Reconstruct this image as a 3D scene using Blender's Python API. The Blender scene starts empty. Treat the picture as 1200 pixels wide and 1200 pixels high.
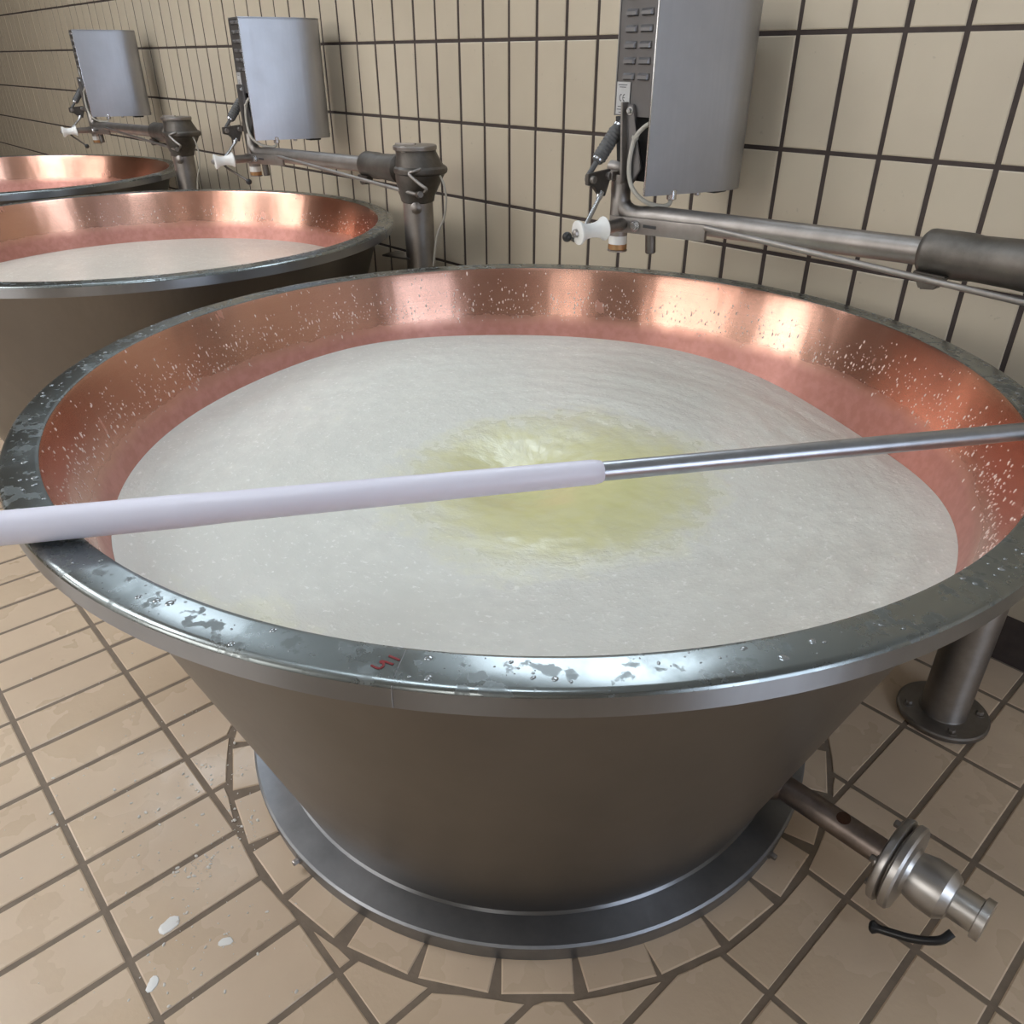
import bpy, bmesh, math, random
from mathutils import Vector, Matrix, noise
random.seed(7)
PI = math.pi
sc = bpy.context.scene
COL = sc.collection
# ---------------------------------------------------------------- camera
CP, SP = math.cos(-0.5214), math.sin(-0.5214)
CY, SY = math.cos(0.8366), math.sin(0.8366)
fwd = Vector((-SY*CP, CY*CP, SP)); rgt = Vector((CY, SY, 0)); upv = rgt.cross(fwd)
CAM = Vector((1.0076, -0.9606, 1.3205))
cd = bpy.data.cameras.new('camera'); co = bpy.data.objects.new('camera', cd); COL.objects.link(co)
M = Matrix((rgt, upv, -fwd)).transposed().to_4x4(); M.translation = CAM
co.matrix_world = M
cd.sensor_width = 36; cd.lens = 923.711/1200*36; cd.clip_start = 0.02; cd.clip_end = 60
sc.camera = co
def project(p):
    d = Vector(p)-CAM; z = d.dot(fwd)
    if z < .05: return None
    return 600+923.7*d.dot(rgt)/z, 600-923.7*d.dot(upv)/z, z
# ---------------------------------------------------------------- light and exposure
vs = sc.view_settings
sc.display_settings.display_device = 'sRGB'
vs.view_transform = 'Standard'; vs.look = 'None'; vs.exposure = 0.12; vs.gamma = 1.0; vs.use_curve_mapping = False
W = bpy.data.worlds.new('sky'); sc.world = W; W.use_nodes = True
W.node_tree.nodes['Background'].inputs[0].default_value = (0.75, 0.86, 1, 1)
W.node_tree.nodes['Background'].inputs[1].default_value = 1.0
# daylight through the windows, plus added overhead fill panes: (name, axis, plane, a0, a1, z0, z1, strength)
DAY_FRONT, DAY_RIGHT, DAY_BACK, ROOF_FILL = 4.2, 5.5, 6.0, 8.5
# ---------------------------------------------------------------- sizes
RO, RI, ZR, ZB = 0.86, 0.8089, 0.8271, 0.7965
RC, RF, RG, SP_X = 0.5571, 0.6177, 0.6736, 1.9643
YW = 0.9898
TW, TX0, TZ0 = 0.1274, -0.9149, 1.3747
def copper_r(z): return 0.8075-0.33*(ZR-z)
# ---------------------------------------------------------------- material helpers
def mat(name):
    m = bpy.data.materials.new(name); m.use_nodes = True
    nt = m.node_tree; b = nt.nodes['Principled BSDF']
    return m, nt, b
def nd(nt, t, **k):
    n = nt.nodes.new(t)
    for a, v in k.items():
        if a.startswith('i_'):
            key = a[2:]; key = int(key) if key.isdigit() else key.replace('_', ' ')
            n.inputs[key].default_value = v
        else: setattr(n, a, v)
    return n
def lk(nt, a, b): nt.links.new(a, b)
def coords(nt, scale=(1, 1, 1), src='Object'):
    tc = nd(nt, 'ShaderNodeTexCoord'); mp = nd(nt, 'ShaderNodeMapping'); mp.inputs['Scale'].default_value = scale
    lk(nt, tc.outputs[src], mp.inputs['Vector']); return mp.outputs[0]
def noise_n(nt, vec, s, d=4, r=.55):
    n = nd(nt, 'ShaderNodeTexNoise'); n.inputs['Scale'].default_value = s; n.inputs['Detail'].default_value = d; n.inputs['Roughness'].default_value = r
    lk(nt, vec, n.inputs['Vector']); return n.outputs['Fac']
def ramp(nt, fac, stops):
    r = nd(nt, 'ShaderNodeValToRGB'); e = r.color_ramp.elements
    while len(e) > 1: e.remove(e[-1])
    e[0].position = stops[0][0]; c = stops[0][1]; e[0].color = (*c, 1) if isinstance(c, tuple) else (c, c, c, 1)
    for p, c in stops[1:]:
        x = e.new(p); x.color = (*c, 1) if isinstance(c, tuple) else (c, c, c, 1)
    lk(nt, fac, r.inputs[0]); return r.outputs[0]
def mixc(nt, fac, a, b, mode='MIX'):
    m = nd(nt, 'ShaderNodeMix', data_type='RGBA', blend_type=mode)
    for s, v in ((m.inputs[0], fac), (m.inputs[6], a), (m.inputs[7], b)):
        if hasattr(v, 'is_linked') or hasattr(v, 'links'): lk(nt, v, s)
        elif isinstance(v, tuple): s.default_value = (*v, 1)
        else: s.default_value = v
    return m.outputs[2]
def math_n(nt, op, a, b=0.0, clamp=False):
    m = nd(nt, 'ShaderNodeMath', operation=op, use_clamp=clamp)
    for s, v in ((m.inputs[0], a), (m.inputs[1], b)):
        if hasattr(v, 'links'): lk(nt, v, s)
        else: s.default_value = v
    return m.outputs[0]
def bump(nt, h, st, dist, b):
    n = nd(nt, 'ShaderNodeBump'); n.inputs['Strength'].default_value = st; n.inputs['Distance'].default_value = dist
    lk(nt, h, n.inputs['Height']); lk(nt, n.outputs[0], b.inputs['Normal']); return n
def simple(name, col, rough=.5, metal=0.0, var=.12, sc_=18, bmp=0.0, spec=.5):
    m, nt, b = mat(name); v = coords(nt)
    n = noise_n(nt, v, sc_)
    lk(nt, mixc(nt, n, tuple(c*(1-var) for c in col), tuple(min(1, c*(1+var)) for c in col)), b.inputs['Base Color'])
    b.inputs['Roughness'].default_value = rough; b.inputs['Metallic'].default_value = metal
    b.inputs['Specular IOR Level'].default_value = spec
    if bmp: bump(nt, noise_n(nt, v, sc_*4), bmp, .002, b)
    return m
def steel(name, col, rough, stretch=(1, 1, 1), sc_=60, stain=.0, rv=.08, aniso=0.0, blotch=3.0):
    m, nt, b = mat(name)
    v = coords(nt, stretch); g = noise_n(nt, v, sc_, 3)
    v2 = coords(nt); s = noise_n(nt, v2, blotch, 5, .6)
    c1 = mixc(nt, g, tuple(c*.9 for c in col), tuple(min(1, c*1.08) for c in col))
    c2 = mixc(nt, ramp(nt, s, [(.35, 0.0), (.7, 1.0)]), c1, tuple(c*(1-stain) for c in col))
    lk(nt, c2, b.inputs['Base Color']); b.inputs['Metallic'].default_value = 1.0
    r = math_n(nt, 'ADD', math_n(nt, 'MULTIPLY', s, rv*2), rough-rv)
    r = math_n(nt, 'ADD', r, math_n(nt, 'MULTIPLY', g, rv))
    lk(nt, r, b.inputs['Roughness'])
    if aniso:
        b.inputs['Anisotropic'].default_value = aniso; b.inputs['Anisotropic Rotation'].default_value = .25
        t = nd(nt, 'ShaderNodeTangent', direction_type='RADIAL', axis='Z'); lk(nt, t.outputs[0], b.inputs['Tangent'])
    bump(nt, g, .05, .0005, b)
    return m
# rim steel with water stains and dried film
def rim_mat():
    m, nt, b = mat('stained_rim_steel'); v = coords(nt)
    s1 = noise_n(nt, v, 9, 5, .6); s2 = noise_n(nt, v, 38, 4, .6); s3 = noise_n(nt, v, 3.2, 3)
    film = ramp(nt, s1, [(.48, 0.0), (.60, 1.0)])
    spots = ramp(nt, s2, [(.56, 0.0), (.62, 1.0)])
    c = mixc(nt, film, (.26, .285, .285), (.225, .25, .25))
    c = mixc(nt, math_n(nt, 'MULTIPLY', spots, .6), c, (.16, .175, .175))
    lk(nt, c, b.inputs['Base Color']); b.inputs['Metallic'].default_value = .95
    r = math_n(nt, 'ADD', math_n(nt, 'MULTIPLY', film, .10), .16)
    r = math_n(nt, 'ADD', r, math_n(nt, 'MULTIPLY', spots, .20)); r = math_n(nt, 'ADD', r, math_n(nt, 'MULTIPLY', s3, .1))
    lk(nt, r, b.inputs['Roughness']); bump(nt, s2, .08, .0006, b)
    return m
def copper_mat():
    m, nt, b = mat('brushed_copper'); geo = nd(nt, 'ShaderNodeTexCoord')
    sep = nd(nt, 'ShaderNodeSeparateXYZ'); lk(nt, geo.outputs['Object'], sep.inputs[0])
    brush = noise_n(nt, coords(nt, (1.2, 1.2, 90)), 5, 4, .6)
    blot = noise_n(nt, coords(nt), 3.5, 4); fine = noise_n(nt, coords(nt), 45, 3)
    edge = noise_n(nt, coords(nt, (1, 1, .35)), 14, 4, .6)
    drip = noise_n(nt, coords(nt, (1, 1, .03)), 22, 2)
    c = mixc(nt, brush, (.66, .36, .27), (.80, .48, .37))
    c = mixc(nt, ramp(nt, blot, [(.4, 0.0), (.7, 1.0)]), c, (.60, .32, .24))
    # matt film of milk left on the wall above the liquid, ragged upper edge
    zz = math_n(nt, 'ADD', sep.outputs[2], math_n(nt, 'MULTIPLY', math_n(nt, 'SUBTRACT', edge, .5), .035))
    film = nd(nt, 'ShaderNodeMapRange'); film.inputs[1].default_value = .712; film.inputs[2].default_value = .680
    film.inputs[3].default_value = 0; film.inputs[4].default_value = 1; lk(nt, zz, film.inputs[0])
    dr = ramp(nt, drip, [(.70, 0.0), (.74, 1.0)])
    f = math_n(nt, 'MAXIMUM', film.outputs[0], math_n(nt, 'MULTIPLY', dr, .35))
    spk = ramp(nt, fine, [(.40, 0.0), (.62, 1.0)])
    pink = mixc(nt, spk, (.50, .225, .18), (.56, .265, .22))
    lk(nt, mixc(nt, f, c, pink), b.inputs['Base Color'])
    lk(nt, math_n(nt, 'SUBTRACT', 1.0, math_n(nt, 'MULTIPLY', f, .60)), b.inputs['Metallic'])
    r = math_n(nt, 'ADD', math_n(nt, 'MULTIPLY', blot, .10), .20); r = math_n(nt, 'ADD', r, math_n(nt, 'MULTIPLY', f, .16))
    lk(nt, r, b.inputs['Roughness'])
    b.inputs['Anisotropic'].default_value = .8; b.inputs['Anisotropic Rotation'].default_value = .25
    t = nd(nt, 'ShaderNodeTangent', direction_type='RADIAL', axis='Z'); lk(nt, t.outputs[0], b.inputs['Tangent'])
    rib = noise_n(nt, coords(nt, (1, 1, .12)), 9, 2)
    bump(nt, math_n(nt, 'ADD', math_n(nt, 'MULTIPLY', brush, .04), math_n(nt, 'MULTIPLY', rib, 1.0)), .35, .006, b)
    return m
def milk_mat(name, whey, white):
    m, nt, b = mat(name)
    at = nd(nt, 'ShaderNodeAttribute', attribute_name='polar'); P = at.outputs['Vector']
    aw = nd(nt, 'ShaderNodeAttribute', attribute_name='whey'); Wf = aw.outputs['Fac']
    v = coords(nt)
    st = nd(nt, 'ShaderNodeMapping'); st.inputs['Scale'].default_value = (1, 1, 1); lk(nt, P, st.inputs['Vector'])
    streak = noise_n(nt, st.outputs[0], 3.5, 6, .62)
    spark = noise_n(nt, st.outputs[0], 14, 4, .65)
    curd = noise_n(nt, v, 26, 6, .68); big = noise_n(nt, v, 3.5, 4)
    w = math_n(nt, 'ADD', Wf, math_n(nt, 'MULTIPLY', math_n(nt, 'SUBTRACT', curd, .5), .30))
    w = math_n(nt, 'ADD', w, math_n(nt, 'MULTIPLY', math_n(nt, 'SUBTRACT', big, .5), 1.1))
    w = math_n(nt, 'ADD', w, math_n(nt, 'MULTIPLY', math_n(nt, 'SUBTRACT', streak, .5), .6))
    fac = ramp(nt, w, [(.20, 0.0), (.45, .28), (.70, .66), (1.05, .9)])
    base = mixc(nt, ramp(nt, streak, [(.35, 0.0), (.65, 1.0)]), tuple(c*.88 for c in white), white)
    base = mixc(nt, ramp(nt, curd, [(.3, .55), (.55, 0.0)]), base, tuple(c*.86 for c in white))
    base = mixc(nt, ramp(nt, big, [(.35, .8), (.62, 0.0)]), base, tuple(c*.87 for c in white))
    base = mixc(nt, ramp(nt, spark, [(.60, 0.0), (.68, .8)]), base, (.86, .87, .84))
    lk(nt, mixc(nt, fac, base, whey), b.inputs['Base Color'])
    b.inputs['Roughness'].default_value = .32
    rr = math_n(nt, 'SUBTRACT', .36, math_n(nt, 'MULTIPLY', fac, .34)); lk(nt, rr, b.inputs['Roughness'])
    lk(nt, math_n(nt, 'ADD', .45, math_n(nt, 'MULTIPLY', fac, .5)), b.inputs['Specular IOR Level'])
    h = math_n(nt, 'ADD', math_n(nt, 'MULTIPLY', streak, .6), math_n(nt, 'ADD', math_n(nt, 'MULTIPLY', spark, .35), math_n(nt, 'MULTIPLY', curd, .45)))
    h = math_n(nt, 'MULTIPLY', math_n(nt, 'SUBTRACT', h, .7), math_n(nt, 'SUBTRACT', 1.0, fac))
    bump(nt, h, .5, .006, b)
    return m
def tile_mat(name, a, bcol, rough, rnd=.12, wet=False):
    m, nt, b = mat(name); oi = nd(nt, 'ShaderNodeObjectInfo')
    v = coords(nt)
    gl = nd(nt, 'ShaderNodeTexCoord'); geo = nd(nt, 'ShaderNodeNewGeometry')
    n = noise_n(nt, geo.outputs['Position'], 7, 5, .6); n2 = noise_n(nt, geo.outputs['Position'], 55, 3)
    c = mixc(nt, n, a, bcol)
    c = mixc(nt, math_n(nt, 'MULTIPLY', oi.outputs['Random'], rnd*2), c, tuple(x*.82 for x in a))
    sp = ramp(nt, n2, [(.70, 0.0), (.76, .35)])
    c = mixc(nt, sp, c, tuple(x*.6 for x in a))
    lk(nt, c, b.inputs['Base Color'])
    if wet:
        ws = noise_n(nt, geo.outputs['Position'], 4.0, 4, .6); wf = ramp(nt, ws, [(.40, 0.0), (.66, 1.0)])
        dp = noise_n(nt, geo.outputs['Position'], 60, 3, .6)
        lk(nt, math_n(nt, 'SUBTRACT', rough, math_n(nt, 'MULTIPLY', wf, rough-.12)), b.inputs['Roughness'])
        bump(nt, math_n(nt, 'MULTIPLY', dp, wf), .25, .003, b)
    else:
        b.inputs['Roughness'].default_value = rough
        bump(nt, n, .08, .004, b)
    return m
M_ = {}
M_['wall_tile'] = tile_mat('cream_wall_tile', (.52, .45, .345), (.60, .525, .405), .34)
M_['floor_tile'] = tile_mat('beige_floor_tile', (.57, .435, .31), (.68, .54, .395), .42, .12, wet=True)
M_['wall_grout'] = simple('dark_brown_grout', (.062, .047, .042), .9, var=.4, sc_=30, bmp=.4)
M_['floor_grout'] = simple('grey_brown_grout', (.20, .155, .115), .75, var=.35, sc_=25, bmp=.5)
M_['ring_grout'] = simple('dirty_brown_grout', (.12, .085, .058), .7, var=.5, sc_=40, bmp=.5)
M_['plaster'] = simple('pale_plaster', (.40, .40, .385), .8, var=.05, sc_=3)
M_['roomtile'] = simple('plain_cream_wall', (.26, .23, .19), .5, var=.1, sc_=2)
M_['cone'] = steel('brushed_body_steel', (.215, .20, .187), .36, (1, 1, .04), 70, .12, .05, .35)
M_['band'] = steel('polished_band_steel', (.34, .345, .36), .38, (1, 1, .15), 50, .15, .05, .92)
M_['rim'] = rim_mat()
M_['flange'] = steel('dull_flange_steel', (.32, .33, .35), .40, (1, 1, 1), 40, .30, .08, 0, 6)
M_['copper'] = copper_mat()
M_['cover'] = steel('satin_cover_steel', (.42, .425, .45), .33, (14, 14, .8), 6, .10, .05, 0, 7)
M_['panel'] = steel('grey_panel_steel', (.27, .26, .26), .42, (1, 1, 1), 40, .15, .06)
M_['tube'] = steel('worn_tube_steel', (.34, .315, .295), .40, (1, 1, 1), 50, .25, .08, 0, 14)
M_['cast'] = steel('dark_cast_steel', (.175, .16, .145), .46, (1, 1, 1), 60, .40, .1, 0, 16)
M_['bright'] = steel('bright_steel', (.62, .62, .63), .22, (1, 1, 1), 40, .1, .05)
M_['rod'] = steel('handrail_steel', (.48, .50, .54), .30, (1, 1, 1), 30, .2, .07, 0, 20)
M_['pipe'] = steel('rusty_pipe_steel', (.34, .28, .25), .42, (1, 1, 1), 30, .55, .08, 0, 12)
M_['black'] = simple('black_plastic', (.012, .012, .013), .35)
M_['rubber'] = simple('dark_ribbed_rubber', (.10, .10, .10), .55, var=.3, sc_=60, bmp=.3)
M_['white'] = simple('white_plastic', (.80, .80, .78), .35, var=.04)
M_['sleeve'] = simple('lilac_white_sleeve', (.74, .73, .83), .38, var=.03, sc_=8)
M_['bronze'] = simple('bronze_bush', (.42, .25, .12), .4, .7)
M_['cable'] = simple('beige_cable', (.45, .43, .38), .5, var=.08)
M_['label'] = simple('worn_label', (.50, .50, .50), .5, var=.15, sc_=40)
M_['ink'] = simple('label_ink', (.10, .10, .11), .6)
M_['red'] = simple('dark_red_marker', (.20, .008, .010), .4, var=.3, sc_=200)
M_['dark'] = simple('dark_recess', (.03, .03, .032), .6)
M_['drop'] = simple('milk_droplet', (.78, .62, .56), .15, var=.08)
M_['wet'] = simple('cloudy_water', (.30, .32, .33), .08, .6)
M_['frame'] = simple('window_frame_paint', (.55, .56, .57), .5)
def day(name, col, s):
    m = bpy.data.materials.new(name); m.use_nodes = True; nt = m.node_tree
    nt.nodes.remove(nt.nodes['Principled BSDF']); e = nd(nt, 'ShaderNodeEmission')
    e.inputs[0].default_value = (*col, 1); e.inputs[1].default_value = s
    lk(nt, e.outputs[0], nt.nodes['Material Output'].inputs[0]); return m
# ---------------------------------------------------------------- mesh helpers
def obj(name, bm, m, parent=None, smooth=False, loc=None, kind=None, recalc=True):
    if recalc: bmesh.ops.recalc_face_normals(bm, faces=bm.faces)
    me = bpy.data.meshes.new(name); bm.to_mesh(me); bm.free(); me.materials.append(m)
    return link(name, me, parent, smooth, loc, kind)
def link(name, me, parent=None, smooth=False, loc=None, kind=None):
    if smooth:
        me.shade_smooth()
        try: me.set_sharp_from_angle(angle=math.radians(35))
        except Exception: pass
    o = bpy.data.objects.new(name, me); COL.objects.link(o)
    if parent: o.parent = parent
    if loc: o.location = loc
    if kind: o['kind'] = kind
    return o
def empty(name, label, cat, loc=(0, 0, 0), group=None):
    o = bpy.data.objects.new(name, None); COL.objects.link(o); o.location = loc
    o.empty_display_size = .1; o['label'] = label; o['category'] = cat
    if group: o['group'] = group
    return o
def box(bm, c, s, rz=0, bev=0, ry=0, rx=0):
    r = bmesh.ops.create_cube(bm, size=1)
    mm = Matrix.Translation(c) @ Matrix.Rotation(rz, 4, 'Z') @ Matrix.Rotation(ry, 4, 'Y') @ Matrix.Rotation(rx, 4, 'X') @ Matrix.Diagonal((*s, 1))
    bmesh.ops.transform(bm, matrix=mm, verts=r['verts'])
    if bev:
        es = list({e for v in r['verts'] for e in v.link_edges})
        bmesh.ops.bevel(bm, geom=es, offset=bev, segments=2, affect='EDGES', profile=.6)
    return bm
def lathe(bm, prof, seg=96, c=(0, 0, 0), axis=None, closed=False):
    rings = []
    R = Matrix.Identity(3) if axis is None else Vector((0, 0, 1)).rotation_difference(Vector(axis).normalized()).to_matrix()
    for r, z in prof:
        if r < 1e-6: rings.append([bm.verts.new(Vector(c)+R @ Vector((0, 0, z)))])
        else: rings.append([bm.verts.new(Vector(c)+R @ Vector((r*math.cos(2*PI*i/seg), r*math.sin(2*PI*i/seg), z))) for i in range(seg)])
    pairs = list(zip(rings, rings[1:])) + ([(rings[-1], rings[0])] if closed else [])
    for a, b in pairs:
        for i in range(seg):
            j = (i+1) % seg
            if len(a) == 1 and len(b) == 1: continue
            if len(a) == 1: bm.faces.new((a[0], b[i], b[j]))
            elif len(b) == 1: bm.faces.new((a[i], b[0], a[j]))
            else: bm.faces.new((a[i], b[i], b[j], a[j]))
    return bm
def smooth_path(pts, n=8):
    P = [Vector(p) for p in pts]
    if len(P) < 3: return P
    out = []
    for i in range(len(P)-1):
        p0 = P[i-1] if i else P[0]*2-P[1]; p1, p2 = P[i], P[i+1]; p3 = P[i+2] if i+2 < len(P) else P[-1]*2-P[-2]
        for k in range(n):
            t = k/n
            out.append(.5*((2*p1)+(p2-p0)*t+(2*p0-5*p1+4*p2-p3)*t*t+(3*p1-p0-3*p2+p3)*t**3))
    return out+[P[-1]]
def tube(bm, pts, r, seg=16, caps=True):
    P = [Vector(p) for p in pts]; n = len(P)
    rad = r if isinstance(r, (list, tuple)) else [r]*n
    t0 = (P[1]-P[0]).normalized()
    a = t0.orthogonal().normalized(); rings = []
    for i in range(n):
        t = (P[min(i+1, n-1)]-P[max(i-1, 0)]).normalized()
        a = (a-t*a.dot(t)).normalized(); b = t.cross(a)
        rings.append([bm.verts.new(P[i]+(a*math.cos(2*PI*k/seg)+b*math.sin(2*PI*k/seg))*rad[i]) for k in range(seg)])
    for u, v in zip(rings, rings[1:]):
        for k in range(seg): bm.faces.new((u[k], u[(k+1) % seg], v[(k+1) % seg], v[k]))
    if caps:
        bm.faces.new(rings[0][::-1]); bm.faces.new(rings[-1])
    return bm
def rod(bm, a, b, r, seg=20, ch=None):
    """capped rod with chamfered ends"""
    a, b = Vector(a), Vector(b); L = (b-a).length; ch = ch if ch is not None else r*.2
    return lathe(bm, [(0, 0), (r-ch, 0), (r, ch), (r, L-ch), (r-ch, L), (0, L)], seg, a, b-a)
def prism(bm, poly, ext, bev=0):
    """poly: list of 3D points; ext: extrusion vector"""
    e = Vector(ext); v0 = [bm.verts.new(Vector(p)-e/2) for p in poly]; v1 = [bm.verts.new(Vector(p)+e/2) for p in poly]
    fs = [bm.faces.new(v0), bm.faces.new(v1[::-1])]
    n = len(poly)
    for i in range(n): fs.append(bm.faces.new((v0[i], v1[i], v1[(i+1) % n], v0[(i+1) % n])))
    if bev:
        es = list({ed for f in fs for ed in f.edges}); bmesh.ops.bevel(bm, geom=es, offset=bev, segments=2, affect='EDGES')
    return bm
def bolt(bm, p, d, r=.007, h=.006):
    d = Vector(d).normalized(); p = Vector(p)
    lathe(bm, [(0, 0), (r*1.5, 0), (r*1.5, h*.25), (r, h*.25)], 16, p, d)
    return lathe(bm, [(r, h*.25), (r, h*.85), (r*.85, h), (0, h)], 6, p, d)
NB = bmesh.new
# ================================================================ SETTING
def slab(name, c, s, m):
    return obj(name, box(NB(), c, s), m, kind='structure')
floor = slab('floor', (-2.5, -1.75, -.0525), (13.2, 5.7, .10), M_['floor_grout'])          # grout bed, top at -0.010
wall_back = slab('wall_back', (-2.5, YW+.0535, 1.8), (13.2, .10, 3.8), M_['wall_grout'])  # grout bed, tiles stand proud
wall_front = slab('wall_front', (-2.5, -4.6, 1.8), (13.2, .1, 3.8), M_['roomtile'])
wall_right = slab('wall_right', (4.05, -1.8, 1.8), (.1, 5.6, 3.8), M_['roomtile'])
wall_left = slab('wall_left', (-9.05, -1.8, 1.8), (.1, 5.6, 3.8), M_['roomtile'])
ceiling = slab('ceiling', (-2.5, -1.8, 3.65), (13.2, 5.7, .1), M_['plaster'])
bmx = NB(); box(bmx, (-2.5, YW+.001, 2.74), (13.0, .008, 1.71))
obj('plaster_face', bmx, M_['plaster'], wall_back)
# --- tile pieces
def tile_mesh(w, h, t, ch=.0025):
    bm = NB(); a, b = w/2, h/2
    lo = [(-a, -b), (a, -b), (a, b), (-a, b)]; hi = [(-a+ch, -b+ch), (a-ch, -b+ch), (a-ch, b-ch), (-a+ch, b-ch)]
    r0 = [bm.verts.new((x, y, 0)) for x, y in lo]; r1 = [bm.verts.new((x, y, t-ch*.6)) for x, y in lo]; r2 = [bm.verts.new((x, y, t)) for x, y in hi]
    for p, q in ((r0, r1), (r1, r2)):
        for i in range(4): bm.faces.new((p[i], p[(i+1) % 4], q[(i+1) % 4], q[i]))
    bm.faces.new(r2); bmesh.ops.recalc_face_normals(bm, faces=bm.faces)
    return bm
def mesh_of(bm, name, m):
    me = bpy.data.meshes.new(name); bm.to_mesh(me); bm.free(); me.materials.append(m); return me
wt = [mesh_of(tile_mesh(.1154+d, .2395+e, .0105+f), 'wall_tile', M_['wall_tile']) for d, e, f in ((0, 0, 0), (.0006, -.0006, .0006), (-.0006, .0004, -.0005))]
cand = []
xi0 = int((-9.0-TX0)/TW); xi1 = int((4.0-TX0)/TW)
for i in range(xi0, xi1):
    for j in range(-6, 4):
        x = TX0+(i+.5)*TW; z = TZ0+(j+.5)*.25
        if z+.12 > 1.9 or z < 0: continue
        p = project((x, YW, z)); s = 0
        if p and -40 < p[0] < 1240 and -60 < p[1] < 500 and z > .6:
            d = Vector((x, YW, z))-CAM; s = abs(d.normalized().y)/d.length_squared
        cand.append((s, x, z))
cand.sort(reverse=True)
bulk = NB()
rotw = Matrix.Rotation(PI/2, 4, 'X')
for k, (s, x, z) in enumerate(cand):
    if k < 295 and s > 0:
        o = link('tile', wt[k % 3], wall_back, loc=(x, YW+.0112, z)); o.rotation_euler = (PI/2, 0, 0)
        o.rotation_euler.z = random.uniform(-.002, .002); o.rotation_euler.x += random.uniform(-.002, .002)
    else:
        t = tile_mesh(.1154, .2395, .0105); t.transform(Matrix.Translation((x, YW+.0112, z)) @ rotw)
        me = bpy.data.meshes.new('t'); t.to_mesh(me); t.free(); bulk.from_mesh(me); bpy.data.meshes.remove(me)
obj('far_tiles', bulk, M_['wall_tile'], wall_back, kind='stuff')
# --- floor tiles, cut round the plinth ring of each vat
FX, FY, FPX, FPY = 0.0, -.165, .1254, .2515
def cut_rect(x0, x1, y0, y1, cs, R):
    """pieces of a rectangle outside the discs"""
    per = []
    N = 24
    for (ax, ay), (bx, by) in (((x0, y0), (x1, y0)), ((x1, y0), (x1, y1)), ((x1, y1), (x0, y1)), ((x0, y1), (x0, y0))):
        for k in range(N): per.append((ax+(bx-ax)*k/N, ay+(by-ay)*k/N, k == 0))
    for c in cs:
        ins = [math.hypot(x-c[0], y-c[1]) < R for x, y, _ in per]
        if not any(ins): continue
        if all(ins): return []
        n = len(per); start = next(i for i in range(n) if ins[i-1] and not ins[i]); pieces = []; i = 0
        while i < n:
            k = (start+i) % n
            if not ins[k]:
                run = []
                while i < n and not ins[(start+i) % n]: run.append(per[(start+i) % n]); i += 1
                pts = [(run[0][0], run[0][1])]+[(x, y) for x, y, cr in run[1:-1] if cr]+([(run[-1][0], run[-1][1])] if len(run) > 1 else [])
                a0 = math.atan2(run[-1][1]-c[1], run[-1][0]-c[0]); a1 = math.atan2(run[0][1]-c[1], run[0][0]-c[0])
                da = (a1-a0+PI) % (2*PI)-PI
                for q in range(1, 3): pts.append((c[0]+R*math.cos(a0+da*q/3), c[1]+R*math.sin(a0+da*q/3)))
                pieces.append(pts)
            else: i += 1
        return pieces
    return [[(x, y) for x, y, cr in per if cr]]
def area(p): return abs(sum(p[i-1][0]*p[i][1]-p[i][0]*p[i-1][1] for i in range(len(p))))/2
def poly_tile(poly, t=.0095, ch=.002):
    cx = sum(p[0] for p in poly)/len(poly); cy = sum(p[1] for p in poly)/len(poly)
    bm = NB()
    def ring(k, z):
        out = []
        for x, y in poly:
            d = math.hypot(x-cx, y-cy) or 1; out.append(bm.verts.new((x-cx-(x-cx)/d*k, y-cy-(y-cy)/d*k, z)))
        return out
    r = [ring(0, 0), ring(0, t-ch*.6), ring(ch*1.3, t)]; n = len(poly)
    for p, q in zip(r, r[1:]):
        for i in range(n): bm.faces.new((p[i], p[(i+1) % n], q[(i+1) % n], q[i]))
    bm.faces.new(r[2]); bmesh.ops.recalc_face_normals(bm, faces=bm.faces)
    return bm, (cx, cy)
full_floor = mesh_of(tile_mesh(FPX-.0115, FPY-.0115, .0095), 'floor_tile', M_['floor_tile'])
centres = [(-SP_X*k, 0) for k in range(3)]
bulk = NB()
for i in range(int(-9/FPX), int(4/FPX)):
    for j in range(-17, 5):
        x0, x1 = FX+i*FPX+.00575, FX+(i+1)*FPX-.00575; y0, y1 = FY+j*FPY+.00575, FY+(j+1)*FPY-.00575
        if y0 > YW or y0 < -4.5: continue
        y1 = min(y1, YW-.004)
        near = any(math.hypot((x0+x1)/2-c[0], (y0+y1)/2-c[1]) < .85 for c in centres)
        cut = near or y1-y0 < FPY-.02
        pieces = cut_rect(x0, x1, y0, y1, centres, .6805) if cut else [[(x0, y0), (x1, y0), (x1, y1), (x0, y1)]]
        p = project(((x0+x1)/2, (y0+y1)/2, 0)); vis = p and -120 < p[0] < 1320 and 560 < p[1] < 1330
        for pc in pieces:
            if area(pc) < 4e-4: continue
            if vis and not cut:
                link('tile', full_floor, floor, loc=((x0+x1)/2, (y0+y1)/2, -.0100+random.uniform(-.0006, .0006)))
            else:
                bm, (cx, cy) = poly_tile(pc)
                if vis: obj('cut_tile', bm, M_['floor_tile'], floor, loc=(cx, cy, -.0100))
                else:
                    bm.transform(Matrix.Translation((cx, cy, -.0100))); me = bpy.data.meshes.new('t'); bm.to_mesh(me); bm.free(); bulk.from_mesh(me); bpy.data.meshes.remove(me)
obj('far_tiles', bulk, M_['floor_tile'], floor, kind='stuff')
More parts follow.
